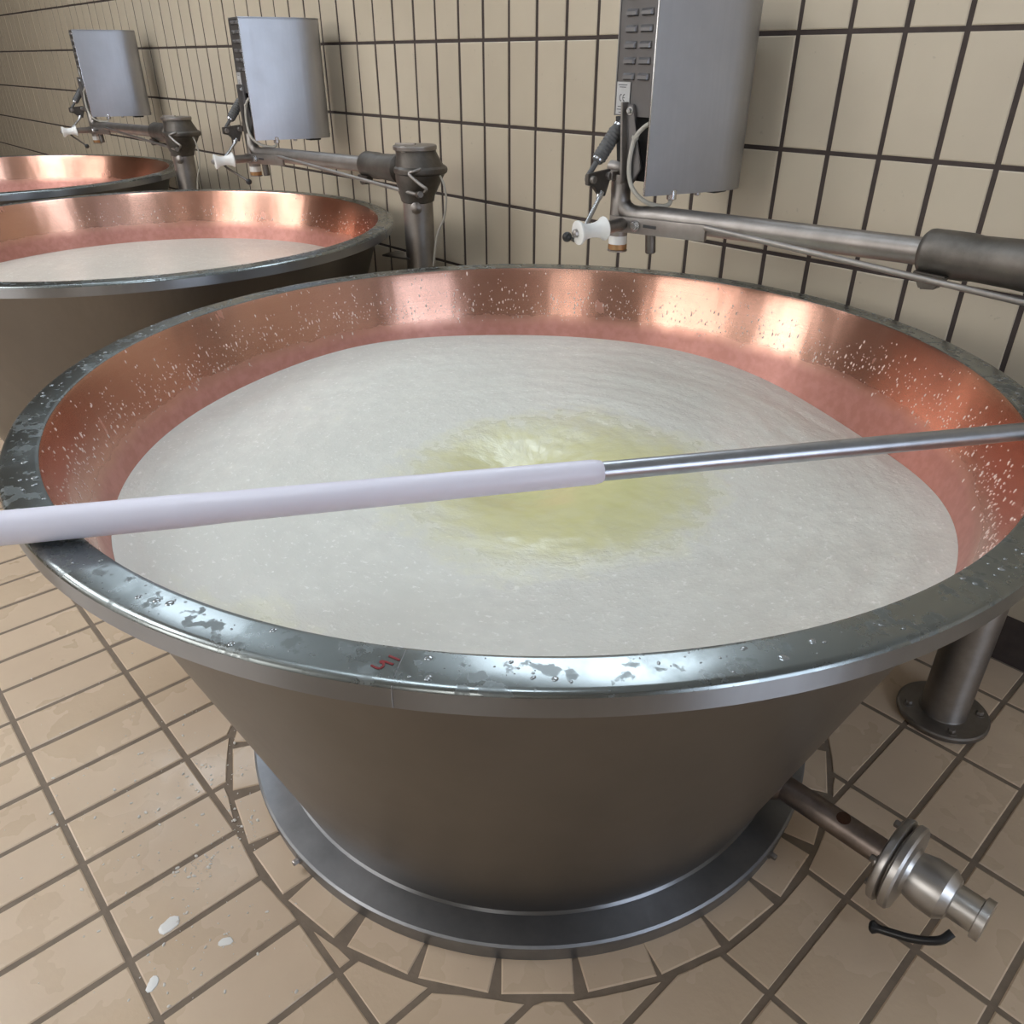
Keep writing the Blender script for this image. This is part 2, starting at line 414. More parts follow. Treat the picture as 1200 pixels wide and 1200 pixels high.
# ring of radial tiles round the vat foot
rt = mesh_of(tile_mesh(.1195, .118, .0095), 'ring_tile', M_['floor_tile'])
for k in range(30):
    a = math.radians(-84.2+6+12*k)+random.uniform(-.012, .012)
    o = link('ring_tile', rt, floor, loc=(.609*math.cos(a), .609*math.sin(a), -.0100)); o.rotation_euler = (0, 0, a+PI/2)
# --- windows (daylit frosted panes in frames); outside the frame, they light the room; two roof panes are added fill
def window(n, axis, plane, a0, a1, z0, z1, col, s, nbars=2):
    bm = NB(); f = .05; am = (a0+a1)/2
    def B(a, b, c, d, t=.06):
        if axis == 'y': box(bm, ((a+b)/2, plane, (c+d)/2), (b-a, t, d-c))
        elif axis == 'x': box(bm, (plane, (a+b)/2, (c+d)/2), (t, b-a, d-c))
    if axis == 'z':
        for a, b, c, d in ((a0-f, a0, z0-f, z1+f), (a1, a1+f, z0-f, z1+f), (a0, a1, z0-f, z0), (a0, a1, z1, z1+f)):
            box(bm, ((a+b)/2, (c+d)/2, plane), (b-a, d-c, .06))
    else:
        B(a0-f, a0, z0-f, z1+f); B(a1, a1+f, z0-f, z1+f); B(a0, a1, z0-f, z0); B(a0, a1, z1, z1+f)
        for k in range(1, nbars):
            q = a0+(a1-a0)*k/nbars; B(q-.02, q+.02, z0, z1)
    w = obj('window_%d' % n, bm, M_['frame'], kind='structure')
    bm = NB()
    if axis == 'y': box(bm, (am, plane, (z0+z1)/2), (a1-a0, .012, z1-z0))
    elif axis == 'x': box(bm, (plane, am, (z0+z1)/2), (.012, a1-a0, z1-z0))
    else: box(bm, (am, (z0+z1)/2, plane), (a1-a0, z1-z0, .012))
    obj('pane', bm, day('daylit_pane_%d' % n, col, s), w)
COOL = (.80, .90, 1.0); NEUT = (1.0, .97, .93)
window(1, 'y', -4.52, -1.7, .35, 1.35, 3.1, NEUT, DAY_FRONT)
window(2, 'y', -4.52, 2.5, 3.7, 1.9, 3.1, NEUT, DAY_FRONT)
window(3, 'y', -4.52, -4.9, -3.2, 1.35, 3.1, NEUT, DAY_FRONT)
window(4, 'x', 3.97, -1.1, .3, .6, 2.3, (.74, .84, 1.0), DAY_RIGHT)
window(5, 'y', YW-.03, -1.35, -.10, 2.02, 3.0, COOL, DAY_BACK)
window(6, 'z', 3.57, -4.4, -3.0, -.2, .7, COOL, DAY_BACK)
window(8, 'z', 3.57, -.8, .9, -1.0, -.6, COOL, ROOF_FILL)  # added overhead emitter, brightens the milk and the rim edge
window(7, 'z', 3.57, -4.2, -1.6, -3.4, -1.8, (.97, .98, 1.0), ROOF_FILL)  # made-up ceiling light, added to lift the milk and floor
# ================================================================ VATS
def weld(angle, parent):
    bm = NB(); c, s = math.cos(angle), math.sin(angle)
    pts = [(r*c, r*s, z) for r, z in ((.812, ZR+.0002), (.83, ZR+.0003), (.852, ZR+.0002), (.8595, ZR-.004), (.8608, ZR-.012), (.8608, ZB+.002))]
    tube(bm, pts, .0011 if angle > 0 else .0004, 6); obj('weld_seam', bm, M_['band'], parent, smooth=True)
def make_vat(label, loc, seam):
    v = empty('cheese_vat', label, 'vat', loc, 'row of copper-lined cheese vats')
    body = obj('body', lathe(NB(), [(.0, .03), (RC-.012, .03), (RC-.012, .041), (RC, .044), (RC+.001, .048), (.8085, ZB+.0005), (.800, ZB+.0005)], 160), M_['cone'], v, True)
    fl = obj('base_flange', lathe(NB(), [(.50, .002), (RF-.004, 0), (RF-.003, .026), (RF+.0005, .030), (RF, .037), (RF-.004, .0405), (RC+.004, .043), (RC-.004, .043), (.50, .041)], 160, closed=True), M_['flange'], v, True)
    bm = NB()
    lathe(bm, [(RC-.001, .0425), (RC+.005, .0435), (RC+.003, .0465), (RC+.0005, .050)], 160); obj('weld_bead', bm, M_['band'], fl, True)
    for k, a in enumerate((-87.2, 4.6, 92, -178)):
        a = math.radians(a); d = Vector((math.cos(a), math.sin(a), 0)); bm = NB()
        bolt(bm, d*(RF-.002)+Vector((0, 0, .020)), d, .006, .014); obj('bolt', bm, M_['tube'], fl)
    rim = obj('rim', lathe(NB(), [(RI-.003, ZR-.006), (RI-.001, ZR-.0008), (RI+.002, ZR), (RI+.004, ZR+.0001), (.830, ZR+.0001), (.8515, ZR+.0001), (.8540, ZR-.0003), (.8568, ZR-.0014), (.8588, ZR-.0032), (RO, ZR-.006)], 200), M_['rim'], v, True)
    obj('rim_band', lathe(NB(), [(RO, ZR-.006), (RO, ZR-.008), (RO, ZB+.001), (RO-.0012, ZB), (.815, ZB), (.806, ZB+.006)], 200), M_['band'], v, True)
    weld(seam, rim)
    prof = [(RI-.001, ZR-.001), (RI-.0025, ZR-.004)]+[(copper_r(z), z) for z in (.82, .80, .76, .72, .68, .64, .60, .55, .50, .42)]+[(.55, .30), (.30, .22), (0, .20)]
    cop = obj('copper_lining', lathe(NB(), prof, 200), M_['copper'], v, True)
    return v, rim, cop
def droplets(cop, n, seed, ang=None):
    rnd = random.Random(seed); bm = NB()
    for _ in range(n):
        a = rnd.uniform(-PI, PI) if ang is None else rnd.uniform(*ang)
        cl = noise.noise(Vector((math.cos(a)*3, math.sin(a)*3, seed)))
        z = .735+.025*cl+rnd.gauss(0, .022)
        if rnd.random() < .25: z = rnd.uniform(.70, .822)
        if z < .69 or z > .822: continue
        s = .0008+.0015*rnd.random()**3.2; L = s*(1+rnd.random()*1.6)
        r = copper_r(z)-.0002; e = Vector((math.cos(a), math.sin(a), 0)); t = Vector((-math.sin(a), math.cos(a), 0)); u = (Vector((0, 0, 1))+e*.33).normalized(); nrm = (-e+Vector((0, 0, .33))).normalized()
        c = e*r+Vector((0, 0, z)); top = bm.verts.new(c+nrm*s*.8)
        k = 6; r1 = [bm.verts.new(c+t*math.cos(2*PI*q/k)*s+u*math.sin(2*PI*q/k)*L) for q in range(k)]
        r2 = [bm.verts.new(c+nrm*s*.6+t*math.cos(2*PI*q/k)*s*.65+u*math.sin(2*PI*q/k)*L*.65) for q in range(k)]
        for q in range(k):
            bm.faces.new((r1[q], r1[(q+1) % k], r2[(q+1) % k], r2[q])); bm.faces.new((r2[q], r2[(q+1) % k], top))
    o = obj('milk_droplets', bm, M_['drop'], cop, True, kind='stuff', recalc=False)
    return o
vat1, rim1, cop1 = make_vat('nearest cheese vat, full view, with a steel and white pole lying across its rim', (0, 0, 0), math.radians(-52))
vat2, rim2, cop2 = make_vat('second cheese vat, partly hidden behind the left of the nearest vat', (-SP_X, 0, 0), math.radians(42))
vat3, rim3, cop3 = make_vat('farthest cheese vat, only its right rim edge showing at the far left', (-2*SP_X, 0, 0), math.radians(42))
droplets(cop1, 2600, 3); droplets(cop2, 500, 5, (0, PI)); 
def rim_drops(rim, n, seed):
    rnd = random.Random(seed); bm = NB()
    for _ in range(n):
        a = rnd.uniform(-PI, PI); r0 = rnd.uniform(.814, .85); s_ = .001+.0045*rnd.random()**3
        e = rnd.uniform(.6, 1); ph = rnd.random()*PI; k = 10
        if math.hypot(r0*math.cos(a)-.503, r0*math.sin(a)+.665) < .022: continue
        x, y = r0*math.cos(a), r0*math.sin(a); rr = []
        for f, h in ((1, 0), (.85, .5), (.5, .9)):
            rr.append([bm.verts.new((x+s_*f*(math.cos(t)*math.cos(ph)-e*math.sin(t)*math.sin(ph)), y+s_*f*(math.cos(t)*math.sin(ph)+e*math.sin(t)*math.cos(ph)), ZR+.0002+h*min(s_*.3, .0009))) for t in (2*PI*q/k for q in range(k))])
        for p, q_ in zip(rr, rr[1:]):
            for q in range(k): bm.faces.new((p[q], p[(q+1) % k], q_[(q+1) % k], q_[q]))
        bm.faces.new(rr[-1])
    obj('rim_droplets', bm, M_['wet'], rim, True, kind='stuff', recalc=False)
rim_drops(rim1, 420, 8); rim_drops(rim2, 120, 9)
# red hand-drawn mark on the near rim of vat 1
def stroke(pts, w):
    bm = NB(); P = smooth_path([(x, y, 0) for x, y in pts], 6)
    v = []
    for i, p in enumerate(P):
        t = (P[min(i+1, len(P)-1)]-P[max(i-1, 0)]).normalized(); s = Vector((-t.y, t.x, 0))*w
        v.append([bm.verts.new(p+s+Vector((0, 0, ZR+h))) for h in (.0003, .0008)]+[bm.verts.new(p-s+Vector((0, 0, ZR+h))) for h in (.0008, .0003)])
    for a, b in zip(v, v[1:]):
        for k in range(4): bm.faces.new((a[k], a[(k+1) % 4], b[(k+1) % 4], b[k]))
    bm.faces.new(v[0]); bm.faces.new(v[-1][::-1]); return bm
MK1 = [(.496, -.677), (.501, -.676), (.505, -.674), (.505, -.670), (.502, -.667), (.498, -.668), (.499, -.6655), (.509, -.661)]
MK2 = [(.496, -.657), (.502, -.655), (.508, -.653)]
o = obj('marker_stroke', stroke(MK1, .0011), M_['red'], rim1); o['label'] = 'hand-drawn dark red curved mark'
o = obj('marker_stroke', stroke(MK2, .0011), M_['red'], rim1); o['label'] = 'short straight dark red mark'
# bottom outlet of vat 1
pz, py = .12, .120
dp = obj('drain_pipe', tube(NB(), [(.548, py, pz), (.60, py, pz), (.70, py, pz), (.782, py, pz)], .0245, 28), M_['pipe'], vat1, True)
bm = NB(); lathe(bm, [(.0245, 0), (.034, .002), (.030, .008), (.0245, .014)], 28, (.572, py, pz), (1, 0, .0)); obj('weld_collar', bm, M_['pipe'], dp, True)
bm = NB(); lathe(bm, [(.012, -.0005), (.0125, .0005), (.009, .0015), (0, .002)], 14, (.700, py-.004, pz+.0235), (0, -.2, 1)); obj('rust_scab', bm, simple('rust', (.06, .025, .012), .9, var=.5, sc_=80, bmp=.5), dp, True)
dv = obj('drain_valve', lathe(NB(), [(0, 0), (.070, 0), (.076, .003), (.078, .008), (.078, .014), (.074, .017), (.060, .0175), (.060, .0205), (.074, .021), (.078, .024), (.078, .034), (.074, .038), (.045, .040), (.040, .046), (.046, .070), (.046, .098), (.036, .112), (.030, .114), (.030, .150), (.036, .152), (.036, .165), (0, .166)], 40, (.783, py, pz), (1, 0, 0)), steel('pale_valve_steel', (.60, .58, .56), .34, (1, 1, 1), 40, .2, .06), vat1, True)
for k in range(4):
    a = PI/4+k*PI/2+.25; bm = NB(); p = Vector((.783, py+.058*math.cos(a), pz+.058*math.sin(a)))
    bolt(bm, p, (-1, 0, 0), .007, .012); obj('bolt', bm, M_['tube'], dv)
bm = NB(); P = smooth_path([(.8105, .045, .030), (.822, .047, .034), (.84, .050, .041), (.875, .058, .055), (.905, .072, .072), (.915, .09, .085)], 4)
tube(bm, P, [.0075, .0105, .0115, .010, .008]+[.007]*(len(P)-5), 14); obj('valve_lever', bm, M_['black'], dv, True)
# ---------------------------------------------------------------- milk
def liquid_h(a, contact):
    d = contact(a); return d
def contact1(a):
    g = math.degrees(a) % 360
    def bumpf(c, w): 
        q = (g-c+180) % 360-180; return math.exp(-(q/w)**2)
    return .655-.042*bumpf(62, 28)+.014*bumpf(172, 22)
def contact2(a): return .640
def make_milk(label, vat_x, contact, m, whey_c, whey_r, vortex, res=(120, 360), amp=1.0, seed=0.0):
    NR, NA = res; verts = []; pol = []; wh = []
    faces = []
    for i in range(NR+1):
        f = i/NR
        for k in range(NA):
            a = 2*PI*k/NA; zc = contact(a); R = copper_r(zc)-.0004
            r = R*f; x, y = r*math.cos(a), r*math.sin(a)
            z = .648+(zc-.648)*f**5 if contact is contact1 else zc
            dx, dy = x-vortex[0], y-vortex[1]; dv_ = math.hypot(dx, dy)
            z -= vortex[2]*math.exp(-(dv_/vortex[3])**2)
            win = min(1, (1-f)*14)
            sw = noise.fractal(Vector((math.cos(a)*3.2*r+seed, math.sin(a)*3.2*r, r*16)), .9, 2.1, 4)
            sw2 = noise.fractal(Vector((x*24, y*24, seed)), .8, 2.0, 4)
            inner = math.exp(-(dv_/.30)**2)
            z += win*amp*((1-.7*inner)*(.0026*sw+.0012*sw2)+inner*.0016*noise.fractal(Vector((x*13, y*13, 4.2+seed)), .8, 2.0, 3))
            verts.append((x, y, z))
            pol.append((math.cos(a)*(.25+r)*4.2, math.sin(a)*(.25+r)*4.2, r*8.5))
            wx, wy = x-whey_c[0], y-whey_c[1]
            q = max(0, 1-.5*(math.hypot(wx*1.05, wy*.95)/whey_r)**2) if whey_r else 0
            if whey_r: q = max(q, .46*math.exp(-((math.degrees(a)+78+180)%360-180)**2/500-((r-.70)/.10)**2))
            wh.append(q)
    for i in range(NR):
        for k in range(NA):
            a0 = i*NA+k; a1 = i*NA+(k+1) % NA; faces.append((a0, a0+NA, a1+NA, a1))
    me = bpy.data.meshes.new('milk'); me.from_pydata(verts, [], faces); me.materials.append(m)
    at = me.attributes.new('polar', 'FLOAT_VECTOR', 'POINT'); at.data.foreach_set('vector', [c for p in pol for c in p])
    at = me.attributes.new('whey', 'FLOAT', 'POINT'); at.data.foreach_set('value', wh)
    me.shade_smooth()
    o = bpy.data.objects.new('milk', me); COL.objects.link(o); o.location = (vat_x, 0, 0)
    o['label'] = label; o['category'] = 'milk'; return o
mk1 = make_milk('curdling white milk with a yellow-green whey patch, in the nearest vat', 0, contact1, milk_mat('curd_milk', (.60, .59, .27), (.74, .755, .70)), (.11, -.02), .27, (.02, -.045, .040, .125))
mk2 = make_milk('plain smooth cream-coloured milk in the second vat behind', -SP_X, contact2, milk_mat('plain_milk', (.6, .55, .45), (.68, .64, .57)), (0, 0), 0, (0, 0, .0, .2), (40, 160), .4, 9.0)
mk3 = make_milk('milk in the farthest vat at the left edge, almost hidden by the rim', -2*SP_X, contact2, mk2.data.materials[0], (0, 0), 0, (0, 0, .0, .2), (30, 120), .4, 5.0)
# ---------------------------------------------------------------- pole across the near vat
A = Vector((.1015, -.7573, .850)); Bq = Vector((.394, -.246, .8455)); Cq = Vector((.6135, .135, .8437)); U = (Cq-A).normalized()
pole = empty('stirring_pole', 'long steel pole with a lilac-white plastic sleeve lying across the nearest vat', 'pole', tuple(A-U*.32))
inv = Matrix.Translation(-(A-U*.32))
def shifted(bm): bm.transform(inv); return bm
J = A+U*(Bq-A).dot(U)
bm = NB(); rod(bm, J-U*.03, A+U*1.42, .0132, 28); obj('steel_rod', shifted(bm), M_['rod'], pole, True)
Lr = (J-(A-U*.32)).length; bm = NB()
lathe(bm, [(0, 0), (.017, 0), (.0205, .004), (.0205, Lr*.42), (.0197, Lr*.46), (.0192, Lr*.47), (.0168, Lr-.012), (.0150, Lr-.002), (.0135, Lr), (0, Lr)], 32, A-U*.32, U)
obj('plastic_sleeve', shifted(bm), M_['sleeve'], pole, True)
# ================================================================ AGITATORS
def make_agitator(label, x, knob_pts):
    g = empty('agitator', label, 'machine', (x+.67, .691, 0), 'swing-arm motor units along the tiled wall')
    off = Matrix.Translation((-.67, -.691, 0))
    def part(name, bm, m, parent=g, smooth=True, label=None):
        bm.transform(off); o = obj(name, bm, m, parent, smooth)
        if label: o['label'] = label
        return o
    # column
    c = part('column', lathe(NB(), [(0, 0), (.095, 0), (.098, .003), (.098, .012), (.094, .015), (.052, .016), (.050, .02), (.050, .905), (0, .905)], 40, (.67, .691, 0)), M_['tube'])
    for k in range(4):
        bm = NB(); bolt(bm, (.67+.076*math.cos(k*PI/2+.6), .691+.076*math.sin(k*PI/2+.6), .0145), (0, 0, 1), .008, .010); part('foot_bolt', bm, M_['tube'], c)
    bm = NB(); lathe(bm, [(0, 0), (.017, 0), (.019, .003), (.015, .006), (.006, .009), (0, .010)], 20, (.708, .656, .893), (.7, -.6, 0)); part('collar_bolt', bm, M_['tube'], c)
    bm = NB(); box(bm, (.605, .660, .725), (.12, .08, .006), rz=.3, bev=.0015); part('shelf_bracket', bm, M_['cast'])
    # joint housing: two cones meeting in a blunt ridge, with the flat cap
    h = part('joint_housing', lathe(NB(), [(0, .905), (.050, .905), (.055, .908), (.058, .925), (.062, .932), (.070, .955), (.080, .985), (.083, 1.004), (.081, 1.014), (.070, 1.045), (.0665, 1.058), (.066, 1.064), (0, 1.064)], 14, (.67, .691, 0)), M_['cast'], smooth=True)
    for v_ in h.data.vertices:
        q = max(0, 1-abs(v_.co.z-1.005)/.065); v_.co.x += .010*q; v_.co.y += .011*q
    part('ridge_band', lathe(NB(), [(.080, .992), (.087, .997), (.089, 1.005), (.0875, 1.012), (.080, 1.018)], 40, (.680, .702, 0)), M_['cast'], h)
    bm = NB(); lathe(bm, [(0, 1.064), (.067, 1.064), (.071, 1.066), (.0715, 1.076), (.069, 1.079), (.030, 1.081), (0, 1.081)], 40, (.67, .691, 0)); cap = part('cap', bm, M_['tube'])
    bm = NB(); box(bm, (.655, .665, 1.082), (.07, .012, .006), rz=.5, bev=.001); box(bm, (.69, .632, 1.071), (.016, .010, .020), rz=.5, bev=.002); part('cap_clip', bm, M_['tube'], cap)
    bm = NB(); lathe(bm, [(0, 0), (.036, 0), (.042, .006), (.0435, .012), (.0435, .08), (.041, .10), (.043, .16), (.046, .21), (0, .25)], 36, (.372, .688, .998), (1, .01, .01)); st = part('arm_socket', bm, M_['cast'])
    bm = NB(); prism(bm, [(.375, .66, .968), (.44, .66, .966), (.425, .66, .940), (.395, .66, .936)], (0, .03, 0), .003); part('socket_lug', bm, M_['cast'], st)
    # bent actuator rod on the housing
    bm = NB(); tube(bm, smooth_path([(.745, .655, 1.015), (.742, .632, 1.010), (.728, .622, 1.004), (.738, .621, .995), (.775, .632, .972), (.790, .640, .962), (.782, .640, .952), (.765, .640, .944)], 5), .0052, 12); part('crank_rod', bm, M_['tube'])
    bm = NB(); rod(bm, (.732, .648, .938), (.775, .628, .944), .011, 18); part('rod_clevis', bm, M_['cast'])
    # cable looping down the column
    bm = NB(); tube(bm, smooth_path([(.752, .720, 1.00), (.770, .725, .97), (.778, .728, .92), (.765, .725, .86), (.735, .715, .80), (.720, .705, .70)], 6), .0035, 8); part('column_cable', bm, M_['cable'])
    # arm tube with its bend into the upright pivot tube
    def lerp(a, b, t): return tuple(a[i]+(b[i]-a[i])*t for i in range(3))
    e0, e1 = (-.318, .612, .992), (.40, .688, .998)
    pts = [(-.335, .606, 1.082), (-.335, .606, 1.045), (-.333, .607, 1.020), (-.323, .609, 1.003), (-.304, .612, .993), (-.28, .615, .990)]+[lerp(e0, e1, t) for t in (.12, .3, .6, .8, 1)]
    bm = NB(); tube(bm, pts, [.0235]*5+[.0245]+[.026]*5, 24); arm = part('arm_tube', bm, M_['tube'])
    bm = NB(); lathe(bm, [(0, 0), (.0225, 0), (.0225, .020), (.0235, .021), (.0235, .125), (.020, .13), (0, .13)], 28, (-.334, .606, .935), (0, 0, 1)); pv = part('pivot_tube', bm, M_['tube'])
    bm = NB(); lathe(bm, [(0, 0), (.0215, 0), (.0235, .002), (.0235, .014), (0, .014)], 28, (-.334, .606, .907), (0, 0, 1)); part('bronze_bush', bm, M_['bronze'], pv, label='bronze-coloured bush')
    bm = NB(); lathe(bm, [(0, 0), (.0228, 0), (.0228, .020), (0, .020)], 28, (-.334, .606, .921), (0, 0, 1)); part('white_bush', bm, M_['white'], pv, label='pale grey-white bush')
    bm = NB(); lathe(bm, [(0, 0), (.0245, 0), (.0245, .003), (.021, .005), (0, .005)], 28, (-.334, .606, .9035), (0, 0, 1)); part('retaining_ring', bm, M_['tube'], pv)
    # flat guide bar along the arm with bolt and slot
    bm = NB(); box(bm, (-.203, .588, .977), (.262, .010, .036), rz=.10, ry=-.03, bev=.002); gb = part('guide_bar', bm, M_['tube'])
    bm = NB(); bolt(bm, (-.258, .5765, .976), (0.1, -1, 0), .009, .010); part('bolt', bm, M_['bright'], gb)
    bm = NB(); box(bm, (-.218, .5818, .978), (.036, .004, .007), rz=.10, bev=.001); part('slot', bm, M_['dark'], gb)
    bm = NB(); rod(bm, (-.226, .597, .962), (-.222, .598, .915), .0125, 18); box(bm, (-.224, .599, .962), (.032, .026, .008), bev=.002); part('stop_pin', bm, M_['cast'])
    bm = NB(); tube(bm, [(-.06, .577, .998), (.74, .640, .940)], .0062, 12); part('tie_rod', bm, M_['tube'])
    # white spool handle on its stub
    a, b = Vector((-.303, .424, .972)), Vector((-.282, .497, .977)); d = b-a; L = d.length
    bm = NB(); rod(bm, b-d*.05, Vector((-.300, .590, .975))-d*0, .015, 24); part('handle_stub', bm, M_['tube'])
    bm = NB(); lathe(bm, [(0, .002), (.010, 0), (.023, 0), (.0268, .002), (.0272, .006), (.025, .010), (.019, .018), (.0165, .028), (.0160, .040), (.0175, L-.024), (.021, L-.012), (.0262, L-.006), (.0270, L-.003), (.025, L), (0, L)], 36, a, d); sp = part('spool_handle', bm, M_['white'], label='white plastic spool-shaped grip')
    bm = NB(); lathe(bm, [(.010, -.001), (.009, -.007), (.004, -.011), (0, -.0115)], 8, a, d); part('end_nut', bm, M_['tube'], sp)
    # bell-crank plate, lever and ball
    X = -.350
    bm = NB(); prism(bm, [(X, .500, 1.088), (X, .575, 1.094), (X, .583, 1.084), (X, .562, 1.034), (X, .540, 1.040), (X, .523, 1.060), (X, .500, 1.064)], (.012, 0, 0), .0015); bc = part('bell_crank', bm, M_['cast'])
    for y, z in ((.512, 1.076), (.566, 1.080)):
        bm = NB(); rod(bm, (X-.012, y, z), (X+.016, y, z), .0085, 16); part('pin', bm, M_['tube'], bc)
    bm = NB(); box(bm, (-.345, .586, 1.080), (.026, .036, .020), bev=.003); part('clevis_block', bm, M_['tube'])
    bm = NB(); tube(bm, [(-.349, .551, 1.045), (-.348, .545, 1.036), (-.346, .538, 1.027), (-.322, .470, .975), (-.318, .458, .966)], [.0085, .0085, .0055, .0052, .0052], 14); part('lever_rod', bm, M_['bright'])
    bm = NB(); tube(bm, smooth_path(knob_pts, 4), .0045, 10); part('knob_rod', bm, M_['cast'])
    bm = NB(); bmesh.ops.create_uvsphere(bm, u_segments=20, v_segments=12, radius=.0115, matrix=Matrix.Translation(knob_pts[-1])); part('ball_knob', bm, M_['black'], label='black ball knob')
    # ribbed damper between bell crank and housing
    a = Vector((-.360, .528, 1.096)); b = Vector((-.341, .606, 1.198)); d = (b-a); L = d.length; pr = [(0, -.022), (.006, -.022), (.0065, .018), (.011, .019), (.0115, .024), (.0135, .026)]
    n = 9
    for k in range(n): z = .03+(L-.055)*k/n; pr += [(.0172, z), (.0156, z+(L-.055)/n*.5)]
    pr += [(.0135, L-.022), (.0125, L-.018), (.0125, L-.013), (.006, L-.012), (.006, L+.012), (0, L+.012)]
    bm = NB(); lathe(bm, pr, 20, a, d); dm = part('ribbed_damper', bm, M_['rubber'])
    for q in (.024, L-.018):
        bm = NB(); lathe(bm, [(.0125, q-.002), (.0142, q-.002), (.0142, q+.003), (.0125, q+.003)], 20, a, d); part('clamp_ring', bm, M_['bright'], dm)
    # rocker plate going up into the cover
    bm = NB(); prism(bm, [(-.318, .592, 1.232), (-.296, .586, 1.232), (-.290, .586, 1.215), (-.262, .590, 1.10), (-.285, .588, 1.065), (-.300, .588, 1.075), (-.316, .590, 1.15)], (.0, .010, 0), .0015); rk = part('rocker_plate', bm, M_['panel'])
    bm = NB(); prism(bm, [(-.322, .582, 1.236), (-.316, .582, 1.236), (-.300, .578, 1.070), (-.306, .578, 1.066)], (.0, .022, 0), .001); part('plate_flange', bm, M_['tube'], rk)
    bm = NB(); bolt(bm, (-.300, .581, 1.219), (0, -1, 0), .006, .008); part('bolt', bm, M_['bright'], rk)
    bm = NB(); rod(bm, (-.372, .606, 1.095), (-.292, .606, 1.093), .0155, 22); part('cross_tube', bm, M_['tube'])
    # motor chassis seen in the open bottom of the side
    bm = NB(); box(bm, (-.300, .735, 1.15), (.09, .20, .17), bev=.004); part('motor_block', bm, M_['dark'])
    bm = NB(); prism(bm, [(-.362, .612, 1.205), (-.330, .612, 1.205), (-.325, .612, 1.10), (-.350, .612, 1.11)], (0, .02, 0), .001); part('chassis_plate', bm, M_['dark'])
    # cable: from inside the cover, past the plate, under the cover to the arm
    bm = NB(); tube(bm, smooth_path([(-.245, .600, 1.20), (-.262, .586, 1.186), (-.279, .580, 1.165), (-.286, .577, 1.135), (-.289, .577, 1.105), (-.285, .578, 1.075), (-.272, .582, 1.050), (-.250, .600, 1.028), (-.232, .630, 1.018), (-.223, .652, 1.020), (-.222, .660, 1.034)], 6), .0052, 10); cb = part('power_cable', bm, M_['cable'])
    bm = NB(); lathe(bm, [(.0055, -.003), (.0078, -.003), (.0078, .003), (.0055, .003)], 12, (-.279, .580, 1.165), (.2, .1, .9)); box(bm, (-.270, .573, 1.168), (.014, .003, .003), rz=.3, ry=-.5); part('cable_tie', bm, M_['cable'], cb)
    # cover: bent sheet with rounded far edge
    prof = [(-.238, .578), (-.174, .781), (-.1675, .815), (-.168, .845), (-.178, .870), (-.197, .889), (-.225, .898), (-.362, .900)]
    z0, z1 = 1.043, 1.457; t = .0035
    outer = smooth_path([(x_, y_, 0) for x_, y_ in prof[1:-1]], 4); outer = [Vector((prof[0][0], prof[0][1], 0))]+outer+[Vector((prof[-1][0], prof[-1][1], 0))]
    bm = NB(); n = len(outer); rows = []
    for i, p in enumerate(outer):
        tg = (outer[min(i+1, n-1)]-outer[max(i-1, 0)]).normalized(); nn = Vector((-tg.y, tg.x, 0))*t
        q = p+nn; rows.append([bm.verts.new((p.x, p.y, z0)), bm.verts.new((p.x, p.y, z1)), bm.verts.new((q.x, q.y, z1)), bm.verts.new((q.x, q.y, z0))])
    for a_, b_ in zip(rows, rows[1:]):
        for k in range(4): bm.faces.new((a_[k], a_[(k+1) % 4], b_[(k+1) % 4], b_[k]))
    bm.faces.new(rows[0]); bm.faces.new(rows[-1][::-1]); cov = part('motor_cover', bm, M_['cover'])
    poly = [(p.x, p.y, z1-.004) for p in outer]+[(-.366, .600, z1-.004)]
    bm = NB(); prism(bm, poly, (0, 0, .004)); part('top_plate', bm, M_['cover'], cov, smooth=False)
    poly = [(p.x-.004 if i else p.x, p.y-.003 if i > n-5 else p.y+.004, z0+.012) for i, p in enumerate(outer)]+[(-.30, .66, z0+.012), (-.262, .60, z0+.012)]
    bm = NB(); prism(bm, poly, (0, 0, .003)); part('bottom_plate', bm, M_['panel'], cov, smooth=False)
    bm = NB(); rod(bm, (-.222, .66, 1.030), (-.222, .66, 1.054), .012, 16); part('cable_gland', bm, M_['bright'], cov)
    bm = NB(); rod(bm, (-.20, .73, 1.036), (-.20, .73, 1.054), .008, 12); part('cable_gland', bm, M_['bright'], cov)
    bm = NB(); box(bm, (-.215, .82, 1.042), (.04, .05, .016), bev=.003); part('latch', bm, M_['black'], cov)
    # slim lip where cover meets the louvre panel
    bm = NB(); box(bm, (-.2395, .580, (z0+z1)/2), (.004, .006, z1-z0), bev=.0015); part('cover_lip', bm, M_['bright'], cov)
    # louvre panel on the near side; goes from the cover edge back to the wall side
    p0, p1 = Vector((-.238, .582, 0)), Vector((-.366, .602, 0)); dx = (p1-p0); w = dx.length; ux = dx/w; ny = Vector((ux.y, -ux.x, 0))
    if ny.y > 0: ny = -ny
    rz = math.atan2(ux.y, ux.x)
    bm = NB(); mid = (p0+p1)/2-ny*.002; box(bm, (mid.x, mid.y, 1.332), (w, .003, .250), rz=rz); lp = part('louvre_panel', bm, M_['panel'], smooth=False)
    bm = NB(); box(bm, (-.364, .75, 1.332), (.003, .30, .250)); part('rear_panel', bm, M_['panel'], smooth=False)
